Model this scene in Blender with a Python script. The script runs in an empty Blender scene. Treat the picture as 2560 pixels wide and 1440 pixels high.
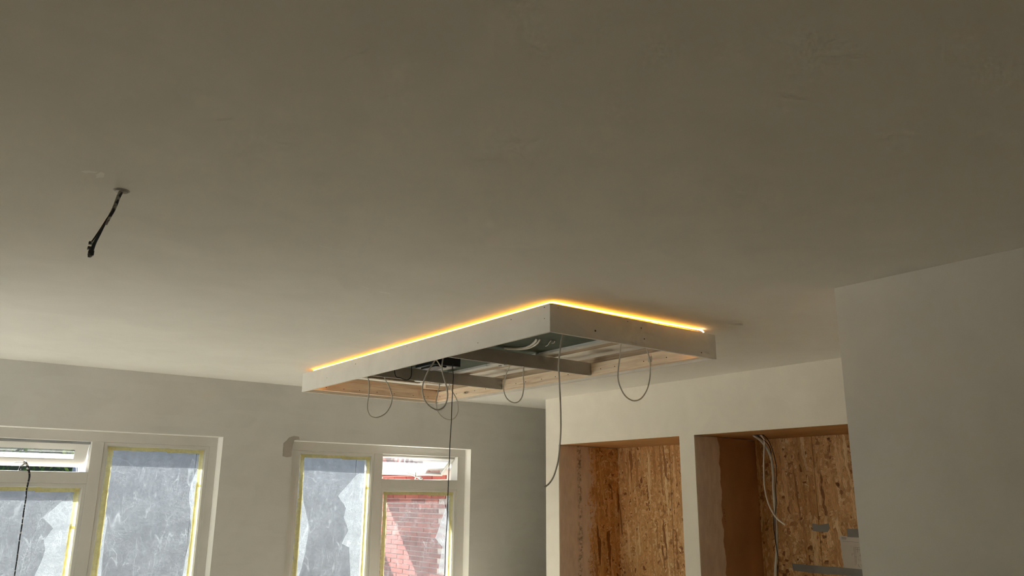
import bpy, bmesh, math, random
from mathutils import Vector, Matrix, noise
random.seed(7)
S = bpy.context.scene
C = bpy.context.collection

# ------------------------------------------------------------ camera, sky, sun, exposure
cd = bpy.data.cameras.new('camera'); cam = bpy.data.objects.new('camera', cd); C.objects.link(cam)
cd.sensor_width = 36.0; cd.lens = 1989.9 / 2560 * 36.0; cd.clip_start = 0.05; cd.clip_end = 400
hd, pt, rl = math.radians(37.221), math.radians(14.777), math.radians(0.4275)
f0 = Vector((math.sin(hd), math.cos(hd), 0)); r0 = Vector((math.cos(hd), -math.sin(hd), 0))
fw = f0 * math.cos(pt) + Vector((0, 0, 1)) * math.sin(pt)
up0 = r0.cross(fw); rt = r0 * math.cos(rl) + up0 * math.sin(rl); upv = rt.cross(fw)
m3 = Matrix((rt, upv, -fw)).transposed()
cam.matrix_world = Matrix.Translation((0, 0, 1.5)) @ m3.to_4x4()
S.camera = cam

SUN_DIR = Vector((0.30, -1.0, -1.0)).normalized()
w = bpy.data.worlds.new('sky'); S.world = w; w.use_nodes = True
nt = w.node_tree; bg = nt.nodes['Background']
sky = nt.nodes.new('ShaderNodeTexSky'); sky.sky_type = 'NISHITA'; sky.sun_disc = False
sky.sun_elevation = math.asin(-SUN_DIR.z); sky.sun_rotation = math.atan2(-0.30, 1.0); sky.air_density = 1.2; sky.dust_density = 2.0
nt.links.new(sky.outputs[0], bg.inputs[0]); bg.inputs[1].default_value = 0.42
sl = bpy.data.lights.new('sun', 'SUN'); so = bpy.data.objects.new('sun', sl); C.objects.link(so)
so.rotation_euler = (-SUN_DIR).to_track_quat('Z', 'Y').to_euler(); so.location = (2, 20, 25)
sl.energy = 47.0; sl.angle = math.radians(0.6); sl.color = (1.0, 0.96, 0.90)

vs = S.view_settings
vs.view_transform = 'Standard'; vs.look = 'None'; vs.exposure = 1.0; vs.gamma = 1.0; vs.use_curve_mapping = False
S.display_settings.display_device = 'sRGB'
cy = S.cycles
cy.max_bounces = 10; cy.diffuse_bounces = 8; cy.glossy_bounces = 3; cy.transmission_bounces = 6; cy.transparent_max_bounces = 14
cy.sample_clamp_indirect = 12.0; cy.use_denoising = True; cy.use_adaptive_sampling = True; cy.adaptive_threshold = 0.08; cy.adaptive_min_samples = 16; cy.caustics_reflective = False; cy.caustics_refractive = False

# ------------------------------------------------------------ materials
def lin(c):
    return tuple((v / 255 / 12.92 if v / 255 <= 0.04045 else ((v / 255 + 0.055) / 1.055) ** 2.4) for v in c) + (1,)

class NT:
    def __init__(s, name):
        s.m = bpy.data.materials.new(name); s.m.use_nodes = True; s.t = s.m.node_tree
        s.t.nodes.clear(); s.out = s.n('ShaderNodeOutputMaterial')
    def n(s, typ, **kw):
        nd = s.t.nodes.new(typ)
        for k, v in kw.items(): setattr(nd, k, v)
        return nd
    def l(s, a, b): s.t.links.new(a, b)
    def pos(s, scale=(1, 1, 1), rot=(0, 0, 0), obj=True):
        tc = s.n('ShaderNodeTexCoord'); mp = s.n('ShaderNodeMapping')
        mp.inputs['Scale'].default_value = scale; mp.inputs['Rotation'].default_value = rot
        s.l(tc.outputs['Object'], mp.inputs[0]); return mp.outputs[0]
    def noise(s, v, sc, det=3, rough=0.5, dist=0.0):
        nd = s.n('ShaderNodeTexNoise'); nd.inputs['Scale'].default_value = sc; nd.inputs['Detail'].default_value = det
        nd.inputs['Roughness'].default_value = rough; nd.inputs['Distortion'].default_value = dist
        s.l(v, nd.inputs['Vector']); return nd.outputs['Fac']
    def ramp(s, v, stops):
        r = s.n('ShaderNodeValToRGB'); e = r.color_ramp.elements
        while len(e) < len(stops): e.new(0.5)
        for i, (p, c) in enumerate(stops):
            e[i].position = p; e[i].color = c if len(c) == 4 else tuple(c) + (1,)
        s.l(v, r.inputs[0]); return r.outputs[0]
    def mix(s, f, a, b, mode='MIX'):
        x = s.n('ShaderNodeMix', data_type='RGBA', blend_type=mode)
        if hasattr(f, 'links'): s.l(f, x.inputs[0])
        else: x.inputs[0].default_value = f
        for v, i in ((a, 6), (b, 7)):
            if hasattr(v, 'links'): s.l(v, x.inputs[i])
            else: x.inputs[i].default_value = v
        return x.outputs[2]
    def math(s, op, a, b=0.0):
        x = s.n('ShaderNodeMath', operation=op)
        for v, i in ((a, 0), (b, 1)):
            if hasattr(v, 'links'): s.l(v, x.inputs[i])
            else: x.inputs[i].default_value = v
        return x.outputs[0]
    def bump(s, h, st=0.2, d=0.01):
        b = s.n('ShaderNodeBump'); b.inputs['Strength'].default_value = st; b.inputs['Distance'].default_value = d
        s.l(h, b.inputs['Height']); return b.outputs[0]
    def bsdf(s, col, rough=0.6, nrm=None, metal=0.0, spec=0.4):
        p = s.n('ShaderNodeBsdfPrincipled')
        if hasattr(col, 'links'): s.l(col, p.inputs['Base Color'])
        else: p.inputs['Base Color'].default_value = col
        p.inputs['Roughness'].default_value = rough; p.inputs['Metallic'].default_value = metal
        p.inputs['Specular IOR Level'].default_value = spec
        if nrm is not None: s.l(nrm, p.inputs['Normal'])
        return p.outputs[0]
    def fin(s, sh): s.l(sh, s.out.inputs[0]); return s.m

def m_plaster(name, col, var=0.04, bump=0.12, rough=0.85, spec=0.25, vscale=2.2, mott=0.0):
    t = NT(name); v = t.pos()
    n = t.noise(v, vscale, 4, 0.6, 0.6)
    dark = tuple(c * (1 - var * 1.6) for c in col[:3]) + (1,)
    light = tuple(min(1, c * (1 + var)) for c in col[:3]) + (1,)
    c = t.ramp(n, [(0.3, dark), (0.7, light)])
    if mott > 0:
        n2 = t.noise(t.pos((0.55, 1, 3.5)), 2.6, 2, 0.4, 0.2)
        c = t.mix(t.ramp(n2, [(0.53, (0, 0, 0)), (0.56, (mott,) * 3)]), c, light)
    h = t.noise(v, 60, 3, 0.6); h2 = t.noise(v, 3.0, 2)
    hh = t.math('ADD', t.math('MULTIPLY', h, 0.05), t.math('MULTIPLY', h2, 0.6))
    return t.fin(t.bsdf(c, rough, t.bump(hh, bump, 0.02), spec=spec))

def m_simple(name, col, rough=0.5, metal=0.0, spec=0.4, var=0.06, sc=8):
    t = NT(name); n = t.noise(t.pos(), sc, 3)
    c = t.ramp(n, [(0.3, tuple(x * (1 - var) for x in col[:3])), (0.7, tuple(min(1, x * (1 + var)) for x in col[:3]))])
    return t.fin(t.bsdf(c, rough, None, metal, spec))

def m_wood(name, a, b, axis, sc=1.0, dirt=0.0, rough=0.6):
    t = NT(name); s = [14, 14, 14]; s[axis] = 0.9
    v = t.pos(tuple(x * sc for x in s))
    n = t.noise(v, 2.6, 5, 0.65, 0.7)
    c = t.ramp(n, [(0.25, a), (0.5, b), (0.72, tuple(min(1, x * 1.18) for x in b[:3]) + (1,))])
    s2 = [40, 40, 40]; s2[axis] = 1.2
    n2 = t.noise(t.pos(tuple(s2)), 2.0, 2)
    c = t.mix(t.ramp(n2, [(0.35, (0.18,) * 3), (0.5, (0, 0, 0))]), c, tuple(x * 0.6 for x in a[:3]) + (1,))
    # knots
    vn = t.n('ShaderNodeTexVoronoi'); sk = [9, 9, 9]; sk[axis] = 2.4
    t.l(t.pos(tuple(sk)), vn.inputs['Vector']); vn.inputs['Scale'].default_value = 0.8
    c = t.mix(t.ramp(vn.outputs['Distance'], [(0.05, (0.6,) * 3), (0.13, (0, 0, 0))]), c, (0.16, 0.075, 0.03, 1))
    if dirt > 0:
        n3 = t.noise(t.pos(), 5, 3)
        c = t.mix(t.ramp(n3, [(0.5, (0, 0, 0)), (0.66, (dirt,) * 3)]), c, (0.5, 0.47, 0.42, 1))
    return t.fin(t.bsdf(c, rough, t.bump(n, 0.15, 0.004), spec=0.3))

def osb_color(t):
    cols = None
    layers = [((74, 74, 4.4), 0.22, 1.0), ((66, 66, 5.0), -0.45, 2.3), ((52, 52, 5), 0.8, 5.1), ((66, 66, 7), -1.0, 8.7), ((56, 56, 4.2), 0.05, 11.4)]
    base = None; hsum = None
    for i, (sc, ang, off) in enumerate(layers):
        tc = t.n('ShaderNodeTexCoord')
        m1 = t.n('ShaderNodeMapping'); m1.inputs['Rotation'].default_value = (ang, ang, 0); m1.inputs['Location'].default_value = (off, off * 1.3, off * 0.7)
        m2 = t.n('ShaderNodeMapping'); m2.inputs['Scale'].default_value = sc
        nz = t.n('ShaderNodeTexNoise'); nz.inputs['Scale'].default_value = 9; nz.inputs['Detail'].default_value = 2
        t.l(tc.outputs['Object'], nz.inputs['Vector'])
        ad = t.n('ShaderNodeVectorMath', operation='MULTIPLY_ADD'); ad.inputs[1].default_value = (0.05,) * 3
        t.l(nz.outputs['Color'], ad.inputs[0]); t.l(tc.outputs['Object'], ad.inputs[2])
        t.l(ad.outputs[0], m1.inputs[0]); t.l(m1.outputs[0], m2.inputs[0])
        vo = t.n('ShaderNodeTexVoronoi'); vo.inputs['Scale'].default_value = 0.55; vo.feature = 'F1'
        t.l(m2.outputs[0], vo.inputs['Vector'])
        ve = t.n('ShaderNodeTexVoronoi'); ve.inputs['Scale'].default_value = 0.55; ve.feature = 'DISTANCE_TO_EDGE'
        t.l(m2.outputs[0], ve.inputs['Vector'])
        sep = t.n('ShaderNodeSeparateColor'); t.l(vo.outputs['Color'], sep.inputs[0])
        col = t.ramp(sep.outputs[0], [(0.0, lin((150, 98, 54))), (0.12, lin((216, 164, 106))), (0.55, lin((236, 188, 128))), (0.85, lin((247, 206, 150))), (1.0, lin((253, 226, 176)))])
        gr = t.n('ShaderNodeTexNoise'); gr.inputs['Scale'].default_value = 2.6; gr.inputs['Detail'].default_value = 5; gr.inputs['Roughness'].default_value = 0.65
        t.l(m2.outputs[0], gr.inputs['Vector'])
        col = t.mix(0.7, col, t.ramp(gr.outputs['Fac'], [(0.32, (0.42, 0.36, 0.30)), (0.6, (1, 1, 1))]), 'MULTIPLY')
        col = t.mix(t.ramp(ve.outputs['Distance'], [(0.0, (0.3,) * 3), (0.05, (0, 0, 0))]), col, lin((70, 42, 20)))
        if base is None: base = col; h = sep.outputs[1]; hsum = h
        else:
            mk = t.ramp(sep.outputs[2], [(0.62, (0, 0, 0)), (0.63, (1, 1, 1))])
            base = t.mix(mk, base, col); hsum = t.math('ADD', hsum, t.math('MULTIPLY', sep.outputs[1], mk))
    return base, hsum

def m_osb(name):
    t = NT(name); c, h = osb_color(t)
    return t.fin(t.bsdf(c, 0.55, t.bump(h, 0.35, 0.003), spec=0.35))

def m_side(name, edge, wob, board):
    """niche lining: skim plaster near the room, raw board deeper in, ragged border"""
    t = NT(name)
    if board == 'osb': c, h = osb_color(t)
    else:
        c = t.ramp(t.noise(t.pos((1, 1, 0.5)), 4, 4), [(0.3, lin((176, 130, 92))), (0.7, lin((194, 148, 108)))]); h = t.noise(t.pos(), 40, 2)
    sx = t.n('ShaderNodeSeparateXYZ'); t.l(t.n('ShaderNodeNewGeometry').outputs['Position'], sx.inputs[0])
    n = t.noise(t.pos((6, 1, 4)), 1.6, 2, 0.5); n2 = t.noise(t.pos((1, 1, 1)), 26, 4, 0.7, 0.5)
    wv = t.math('ADD', t.math('MULTIPLY', n, wob * 2.0), t.math('MULTIPLY', n2, wob * (1.5 if board == 'osb' else 0.15)))
    d = t.math('SUBTRACT', sx.outputs[0], t.math('ADD', wv, edge - wob * (1.75 if board == 'osb' else 1.07)))
    mk = t.ramp(d, [(0.0, (1, 1, 1)), (0.006, (0, 0, 0))])
    pl = t.ramp(t.noise(t.pos((3, 1, 1)), 5, 4, 0.6), [(0.35, lin((222, 204, 190))), (0.65, lin((238, 222, 208)))])
    if board == 'osb':   # thin greenish streak where the skim coat is rubbed through
        d2 = t.math('ABSOLUTE', t.math('SUBTRACT', sx.outputs[0], t.math('ADD', t.math('MULTIPLY', n, 0.10), edge - 0.20)))
        st = t.math('MULTIPLY', t.ramp(d2, [(0.012, (1, 1, 1)), (0.045, (0, 0, 0))]), t.ramp(n2, [(0.46, (0, 0, 0)), (0.6, (0.8,) * 3)]))
        pl = t.mix(st, pl, lin((128, 116, 92)))
    if board == 'osb':   # plaster spatter caught on the flakes just past the border
        near = t.ramp(d, [(0.0, (1, 1, 1)), (0.15, (0, 0, 0))])
        sp = t.math('GREATER_THAN', t.math('ADD', t.noise(t.pos((1, 1, 0.8)), 34, 5, 0.75, 0.8), t.math('MULTIPLY', near, 0.16)), 0.60)
        c = t.mix(t.math('MULTIPLY', sp, near), c, lin((232, 214, 198)))
    c = t.mix(mk, c, pl)
    return t.fin(t.bsdf(c, 0.65, t.bump(t.math('ADD', t.math('MULTIPLY', h, 0.5), mk), 0.3, 0.003), spec=0.3))

def m_film(name, base, streak, tint, milk):
    t = NT(name)
    v = t.pos(); vd = t.pos((1, 1, 1.3))
    # fine crumple: bright worm-like wrinkles gathered in patches, plus long diagonal creases
    n1 = t.noise(vd, 46, 4, 0.75, 1.4); w1 = t.ramp(t.math('ABSOLUTE', t.math('SUBTRACT', n1, 0.5)), [(0.0, (1, 1, 1)), (0.022, (0, 0, 0))])
    patch = t.ramp(t.noise(v, 3.2, 3, 0.6), [(0.36, (0.25,) * 3), (0.56, (1, 1, 1))])
    n2 = t.noise(t.pos((2.2, 1, 0.6), (0, 0.6, 0)), 3.5, 3, 0.6, 0.8)
    w2 = t.ramp(t.math('ABSOLUTE', t.math('SUBTRACT', n2, 0.5)), [(0.0, (0.9,) * 3), (0.012, (0, 0, 0))])
    n3 = t.noise(t.pos((0.7, 1, 2.4), (0, -0.35, 0)), 4.5, 3, 0.6, 0.5)
    w3 = t.ramp(t.math('ABSOLUTE', t.math('SUBTRACT', n3, 0.48)), [(0.0, (0.6,) * 3), (0.008, (0, 0, 0))])
    sp = t.ramp(t.noise(v, 120, 2, 0.6), [(0.58, (0, 0, 0)), (0.68, (0.8,) * 3)])
    n4 = t.noise(t.pos((1.6, 1, 0.5), (0, -0.75, 0)), 2.6, 2, 0.5, 0.6)
    w4 = t.ramp(t.math('ABSOLUTE', t.math('SUBTRACT', n4, 0.52)), [(0.0, (1, 1, 1)), (0.007, (0, 0, 0))])
    cr_ = t.math('MULTIPLY', t.math('MAXIMUM', w4, t.math('MAXIMUM', w2, w3)), t.ramp(t.noise(v, 6, 2), [(0.35, (0.4,) * 3), (0.6, (2.0,) * 3)]))
    k = t.math('MAXIMUM', t.math('MULTIPLY', w1, t.math('MULTIPLY', patch, 2.6)), t.math('MAXIMUM', t.math('MULTIPLY', sp, t.math('MULTIPLY', patch, 2.4)), cr_))
    den = t.math('ADD', t.math('MULTIPLY', t.noise(v, 9, 5, 0.7), base * 1.2), base * 0.4)
    nr = t.bump(t.math('ADD', n1, t.math('MULTIPLY', n2, 2.0)), 0.5, 0.01)
    def layer(col, fac, below):
        tl = t.n('ShaderNodeBsdfTranslucent'); tl.inputs[0].default_value = col
        df = t.n('ShaderNodeBsdfDiffuse'); df.inputs[0].default_value = col
        t.l(nr, tl.inputs['Normal']); t.l(nr, df.inputs['Normal'])
        a = t.n('ShaderNodeMixShader'); a.inputs[0].default_value = 0.4; t.l(tl.outputs[0], a.inputs[1]); t.l(df.outputs[0], a.inputs[2])
        c = t.n('ShaderNodeMixShader'); t.l(fac, c.inputs[0]); t.l(below, c.inputs[1]); t.l(a.outputs[0], c.inputs[2]); return c.outputs[0]
    tr = t.n('ShaderNodeBsdfTransparent'); tr.inputs[0].default_value = (0.97, 0.98, 1, 1)
    veil = layer(tuple(x * milk for x in tint) + (1,), den, tr.outputs[0])
    cr = layer(tint + (1,), t.math('MULTIPLY', k, streak), veil)
    gl = t.n('ShaderNodeBsdfGlossy'); gl.inputs[0].default_value = (1, 1, 1, 1); gl.inputs['Roughness'].default_value = 0.25; t.l(nr, gl.inputs['Normal'])
    b = t.n('ShaderNodeMixShader'); b.inputs[0].default_value = 0.03; t.l(cr, b.inputs[1]); t.l(gl.outputs[0], b.inputs[2])
    return t.fin(b.outputs[0])

def m_glass(name, dust=0.06):
    t = NT(name)
    tr = t.n('ShaderNodeBsdfTransparent'); tr.inputs[0].default_value = (0.93, 0.96, 0.95, 1)
    gl = t.n('ShaderNodeBsdfGlossy'); gl.inputs['Roughness'].default_value = 0.02
    tl = t.n('ShaderNodeBsdfTranslucent'); tl.inputs[0].default_value = (0.85, 0.86, 0.88, 1)
    lw = t.n('ShaderNodeLayerWeight'); lw.inputs[0].default_value = 0.35
    a = t.n('ShaderNodeMixShader'); t.l(t.math('MULTIPLY', lw.outputs['Fresnel'], 0.7), a.inputs[0]); t.l(tr.outputs[0], a.inputs[1]); t.l(gl.outputs[0], a.inputs[2])
    b = t.n('ShaderNodeMixShader')
    t.l(t.math('MULTIPLY', t.ramp(t.noise(t.pos(), 45, 4, 0.7), [(0.35, (0.25,) * 3), (0.62, (1, 1, 1))]), dust), b.inputs[0])
    t.l(a.outputs[0], b.inputs[1]); t.l(tl.outputs[0], b.inputs[2])
    return t.fin(b.outputs[0])

def m_tape(name, col):
    t = NT(name); n = t.noise(t.pos((1, 1, 1)), 30, 4, 0.7)
    c = t.ramp(n, [(0.3, tuple(x * 0.8 for x in col[:3])), (0.7, col)])
    df = t.n('ShaderNodeBsdfDiffuse'); tl = t.n('ShaderNodeBsdfTranslucent'); t.l(c, df.inputs[0]); t.l(c, tl.inputs[0])
    a = t.n('ShaderNodeMixShader'); a.inputs[0].default_value = 0.55; t.l(df.outputs[0], a.inputs[1]); t.l(tl.outputs[0], a.inputs[2])
    nr = t.bump(n, 0.4, 0.004); t.l(nr, df.inputs['Normal'])
    return t.fin(a.outputs[0])


M = {}
M['ceiling'] = m_plaster('ceiling_plaster', (0.85, 0.825, 0.775, 1), 0.025, 0.10, 0.7, 0.3)
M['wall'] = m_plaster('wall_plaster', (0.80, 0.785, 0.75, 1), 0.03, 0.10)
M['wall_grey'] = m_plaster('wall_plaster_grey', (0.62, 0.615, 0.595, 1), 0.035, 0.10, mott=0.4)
M['wall_warm'] = m_plaster('wall_plaster_warm', (0.93, 0.88, 0.79, 1), 0.03, 0.10)
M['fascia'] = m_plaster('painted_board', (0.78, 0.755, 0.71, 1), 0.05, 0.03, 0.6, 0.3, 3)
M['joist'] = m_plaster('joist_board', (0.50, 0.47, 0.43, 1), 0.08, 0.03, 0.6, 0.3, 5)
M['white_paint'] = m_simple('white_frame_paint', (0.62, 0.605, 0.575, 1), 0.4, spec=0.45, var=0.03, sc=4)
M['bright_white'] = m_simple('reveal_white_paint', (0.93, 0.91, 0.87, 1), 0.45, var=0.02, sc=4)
M['filler'] = m_simple('dry_filler', (0.93, 0.92, 0.88, 1), 0.9)
M['patch'] = m_simple('bare_grey_plaster', (0.40, 0.36, 0.32, 1), 0.9)
M['pine_x'] = m_wood('pine_along_x', lin((216, 184, 156)), lin((244, 220, 194)), 0)
M['pine_y'] = m_wood('pine_along_y', lin((224, 194, 166)), lin((250, 228, 202)), 1)
M['timber_grey'] = m_wood('weathered_timber', lin((150, 130, 108)), lin((190, 172, 150)), 1)
M['oak_y'] = m_wood('smooth_board_top', lin((160, 116, 70)), lin((196, 150, 100)), 1, 1.0)
M['osb'] = m_osb('strand_board')
M['side_osb'] = m_side('skimmed_strand_board', 6.62, 0.15, 'osb')
M['side_mdf'] = m_side('skimmed_brown_board', 6.515, 0.05, 'mdf')
M['green'] = m_plaster('green_gypsum', (0.125, 0.15, 0.12, 1), 0.12, 0.05, 0.8, 0.2, 6)
M['metal'] = m_simple('galvanised', (0.72, 0.72, 0.70, 1), 0.55, 0.3)
M['chrome'] = m_simple('chrome', (0.8, 0.8, 0.8, 1), 0.2, 1.0)
M['black'] = m_simple('black_plastic', (0.02, 0.024, 0.028, 1), 0.45)
M['cable_grey'] = m_simple('grey_cable', (0.60, 0.575, 0.52, 1), 0.5)
M['cable_white'] = m_simple('white_cable', (0.80, 0.76, 0.70, 1), 0.5)
M['cable_dark'] = m_simple('dark_wire', (0.05, 0.035, 0.03, 1), 0.5)
M['blue_wire'] = m_simple('slate_wire', (0.045, 0.075, 0.10, 1), 0.5)
M['connector'] = m_simple('connector', (0.55, 0.52, 0.48, 1), 0.4)
M['screw'] = m_simple('screw_head', (0.035, 0.025, 0.02, 1), 0.6)
M['duct'] = m_simple('duct_tape_grey', (0.26, 0.255, 0.24, 1), 0.45, spec=0.5, sc=14)
M['paper'] = m_simple('paper', (0.72, 0.67, 0.62, 1), 0.8)
M['ink'] = m_simple('ink', (0.26, 0.24, 0.24, 1), 0.8)
M['floor'] = m_plaster('screed', (0.74, 0.68, 0.58, 1), 0.08, 0.1)
M['film'] = m_film('protective_film', 0.46, 0.075, (0.86, 0.91, 0.98), 0.085)
M['film_fold'] = m_film('folded_film', 0.55, 0.13, (0.88, 0.93, 1.0), 0.50)
M['glass'] = m_glass('window_glass', 0.004)
M['glass_dusty'] = m_glass('dusty_glass', 0.05)
M['glass_hazy'] = m_glass('hazy_glass', 0.03)
M['tape'] = m_tape('yellow_masking_tape', (0.90, 0.83, 0.47, 1))
M['mortar'] = m_simple('mortar', (0.58, 0.46, 0.41, 1), 0.9)
M['outer'] = m_simple('outer_render', (0.42, 0.36, 0.33, 1), 0.9)
M['pale'] = m_simple('pale_render', (0.62, 0.62, 0.62, 1), 0.9)
M['shed_blue'] = m_simple('blue_grey_paint', (0.125, 0.14, 0.165, 1), 0.8, var=0.05, sc=2)
M['gutter_grey'] = m_simple('gutter_grey', (0.42, 0.44, 0.47, 1), 0.5)
M['lawn'] = m_simple('dark_lawn', (0.10, 0.115, 0.085, 1), 0.95, var=0.2, sc=3)
M['paving'] = m_simple('paving', (0.45, 0.435, 0.41, 1), 0.9)
def m_brick():
    t = NT('red_brick'); oi = t.n('ShaderNodeObjectInfo')
    c = t.ramp(oi.outputs['Random'], [(0.0, lin((126, 62, 56))), (0.5, lin((158, 82, 72))), (1.0, lin((178, 98, 82)))])
    n = t.noise(t.pos(), 40, 4, 0.7); c = t.mix(0.5, c, t.ramp(n, [(0.3, (0.5, 0.5, 0.5)), (0.7, (1, 1, 1))]), 'MULTIPLY')
    return t.fin(t.bsdf(c, 0.9, t.bump(n, 0.4, 0.004)))
M['brick'] = m_brick()
def m_leaf():
    t = NT('hedge_leaf'); n = t.noise(t.pos(), 3.0, 3)
    c = t.ramp(n, [(0.3, (0.03, 0.065, 0.02)), (0.55, (0.09, 0.16, 0.04)), (0.75, (0.28, 0.33, 0.07))])
    df = t.n('ShaderNodeBsdfDiffuse'); tl = t.n('ShaderNodeBsdfTranslucent'); t.l(c, df.inputs[0]); t.l(c, tl.inputs[0])
    a = t.n('ShaderNodeMixShader'); a.inputs[0].default_value = 0.4; t.l(df.outputs[0], a.inputs[1]); t.l(tl.outputs[0], a.inputs[2])
    return t.fin(a.outputs[0])
M['leaf'] = m_leaf()
def m_cord():   # black cord splashed with plaster
    t = NT('plaster_splashed_cord'); n = t.noise(t.pos((4, 4, 14)), 3.0, 2)
    c = t.ramp(n, [(0.56, (0.02, 0.022, 0.026)), (0.6, (0.5, 0.48, 0.45))]); return t.fin(t.bsdf(c, 0.6))
M['cord_splash'] = m_cord()
def m_splash():
    t = NT('plaster_splashed_wire'); n = t.noise(t.pos((3, 3, 3)), 14.0, 3)
    c = t.ramp(n, [(0.45, (0.05, 0.06, 0.07)), (0.55, (0.42, 0.40, 0.37))]); return t.fin(t.bsdf(c, 0.7))
M['wire_splash'] = m_splash()
def m_emit(name, col, st):
    t = NT(name); e = t.n('ShaderNodeEmission'); e.inputs[0].default_value = col; e.inputs[1].default_value = st
    return t.fin(e.outputs[0])
M['led'] = m_emit('led_glow', (1.0, 0.41, 0.035, 1), 21.0)
M['led_end'] = m_emit('led_end_glow', (1.0, 0.78, 0.45, 1), 6.0)

# ------------------------------------------------------------ helpers
def root_loc(p):
    while p is not None and p.parent is not None: p = p.parent
    return Vector(p.location) if p is not None else Vector((0, 0, 0))
def obj(name, bm, mat, parent=None, smooth=False, recalc=True, origin=None):
    """link the bmesh (in world coordinates) as one object; parts are stored relative to their thing"""
    if recalc: bmesh.ops.recalc_face_normals(bm, faces=bm.faces)
    o0 = root_loc(parent) if parent is not None else Vector(origin or (0, 0, 0))
    if o0.length > 0: bmesh.ops.translate(bm, verts=bm.verts, vec=-o0)
    me = bpy.data.meshes.new(name); bm.to_mesh(me); bm.free()
    me.materials.append(mat)
    if smooth: me.polygons.foreach_set('use_smooth', [True] * len(me.polygons))
    o = bpy.data.objects.new(name, me); C.objects.link(o)
    if parent is not None: o.parent = parent
    else: o.location = o0
    return o
def thing(name, label, cat, loc=(0, 0, 0), group=None):
    o = bpy.data.objects.new(name, None); C.objects.link(o); o.location = loc; o.empty_display_size = 0.1
    o['label'] = label; o['category'] = cat
    if group: o['group'] = group
    return o
def tag(o, label, cat, group=None):
    o['label'] = label; o['category'] = cat
    if group: o['group'] = group
    return o
def struct(o): o['kind'] = 'structure'; return o
def box(bm, x0, x1, y0, y1, z0, z1):
    v = [bm.verts.new(p) for p in ((x0, y0, z0), (x1, y0, z0), (x1, y1, z0), (x0, y1, z0), (x0, y0, z1), (x1, y0, z1), (x1, y1, z1), (x0, y1, z1))]
    for f in ((0, 3, 2, 1), (4, 5, 6, 7), (0, 1, 5, 4), (1, 2, 6, 5), (2, 3, 7, 6), (3, 0, 4, 7)): bm.faces.new([v[i] for i in f])
    return v
def bx(*a, bev=0.0):
    bm = bmesh.new(); box(bm, *a)
    if bev > 0: bmesh.ops.bevel(bm, geom=bm.edges[:], offset=bev, segments=2, affect='EDGES', profile=0.5)
    return bm
def smoothpath(pts, sub=4):
    P = [Vector(p) for p in pts]; out = []
    for i in range(len(P) - 1):
        p0 = P[max(i - 1, 0)]; p1 = P[i]; p2 = P[i + 1]; p3 = P[min(i + 2, len(P) - 1)]
        for k in range(sub):
            t = k / sub
            out.append(0.5 * ((2 * p1) + (-p0 + p2) * t + (2 * p0 - 5 * p1 + 4 * p2 - p3) * t * t + (-p0 + 3 * p1 - 3 * p2 + p3) * t ** 3))
    out.append(P[-1]); return out
def tube(pts, r, seg=8, sub=4, bm=None, flat=1.0):
    bm = bm or bmesh.new(); P = smoothpath(pts, sub) if sub > 1 else [Vector(p) for p in pts]
    rings = []; nrm = None
    for i, p in enumerate(P):
        t = (P[min(i + 1, len(P) - 1)] - P[max(i - 1, 0)]).normalized()
        if nrm is None:
            nrm = t.cross(Vector((0.3, 1, 0.2))).normalized()
        nrm = (nrm - t * nrm.dot(t)).normalized(); b = t.cross(nrm)
        rr = r(i / (len(P) - 1)) if callable(r) else r
        rings.append([bm.verts.new(p + nrm * rr * math.cos(a) + b * rr * flat * math.sin(a)) for a in [2 * math.pi * k / seg for k in range(seg)]])
    for a, b in zip(rings, rings[1:]):
        for k in range(seg): bm.faces.new((a[k], a[(k + 1) % seg], b[(k + 1) % seg], b[k]))
    bm.faces.new(rings[0][::-1]); bm.faces.new(rings[-1]); return bm
def mapbox(fn, a0, a1, b0, b1, c0, c1, bm=None):
    bm = bm or bmesh.new(); v = box(bm, a0, a1, b0, b1, c0, c1)
    for q in v: q.co = Vector(fn(*q.co))
    return bm
def ring(x0, x1, z0, z1, w, yo, yi, yb):
    """mitred picture-frame ring: outer edge at depth yo, inner edge at yi, back at yb"""
    bm = bmesh.new()
    def L(x0, x1, z0, z1, y): return [bm.verts.new(p) for p in ((x0, y, z0), (x1, y, z0), (x1, y, z1), (x0, y, z1))]
    a = L(x0, x1, z0, z1, yo); b = L(x0 + w, x1 - w, z0 + w, z1 - w, yi); c = L(x0 + w, x1 - w, z0 + w, z1 - w, yb); d = L(x0, x1, z0, z1, yb)
    for p, q in ((a, b), (b, c), (c, d), (d, a)):
        for k in range(4): bm.faces.new((p[k], p[(k + 1) % 4], q[(k + 1) % 4], q[k]))
    return bm

# ------------------------------------------------------------ room shell
CZ = 2.65; WY = 8.22; YOUT = 8.615
W1 = (0.36, 2.615); W2 = (3.352, 5.632); WZ0, WZ1 = 0.08, 2.075  # right window carried down unseen, left unfilmed at its foot, to admit more sun
struct(obj('floor', bx(-2.6, 9.0, -2.4, YOUT, -0.12, 0.0), M['floor']))
ceil = struct(obj('ceiling', bx(-2.6, 9.0, -2.4, YOUT, CZ, CZ + 0.2), M['ceiling']))
bm = bmesh.new()
for (a, b) in ((-2.6, W1[0]), (W1[1], W2[0]), (W2[1], 9.0)): box(bm, a, b, WY, 8.40, 0, CZ)
for (a, b) in (W1, W2): box(bm, a, b, WY, 8.40, 0, WZ0 if a > 3 else 0.54); box(bm, a, b, WY, 8.40, WZ1, CZ)

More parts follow.
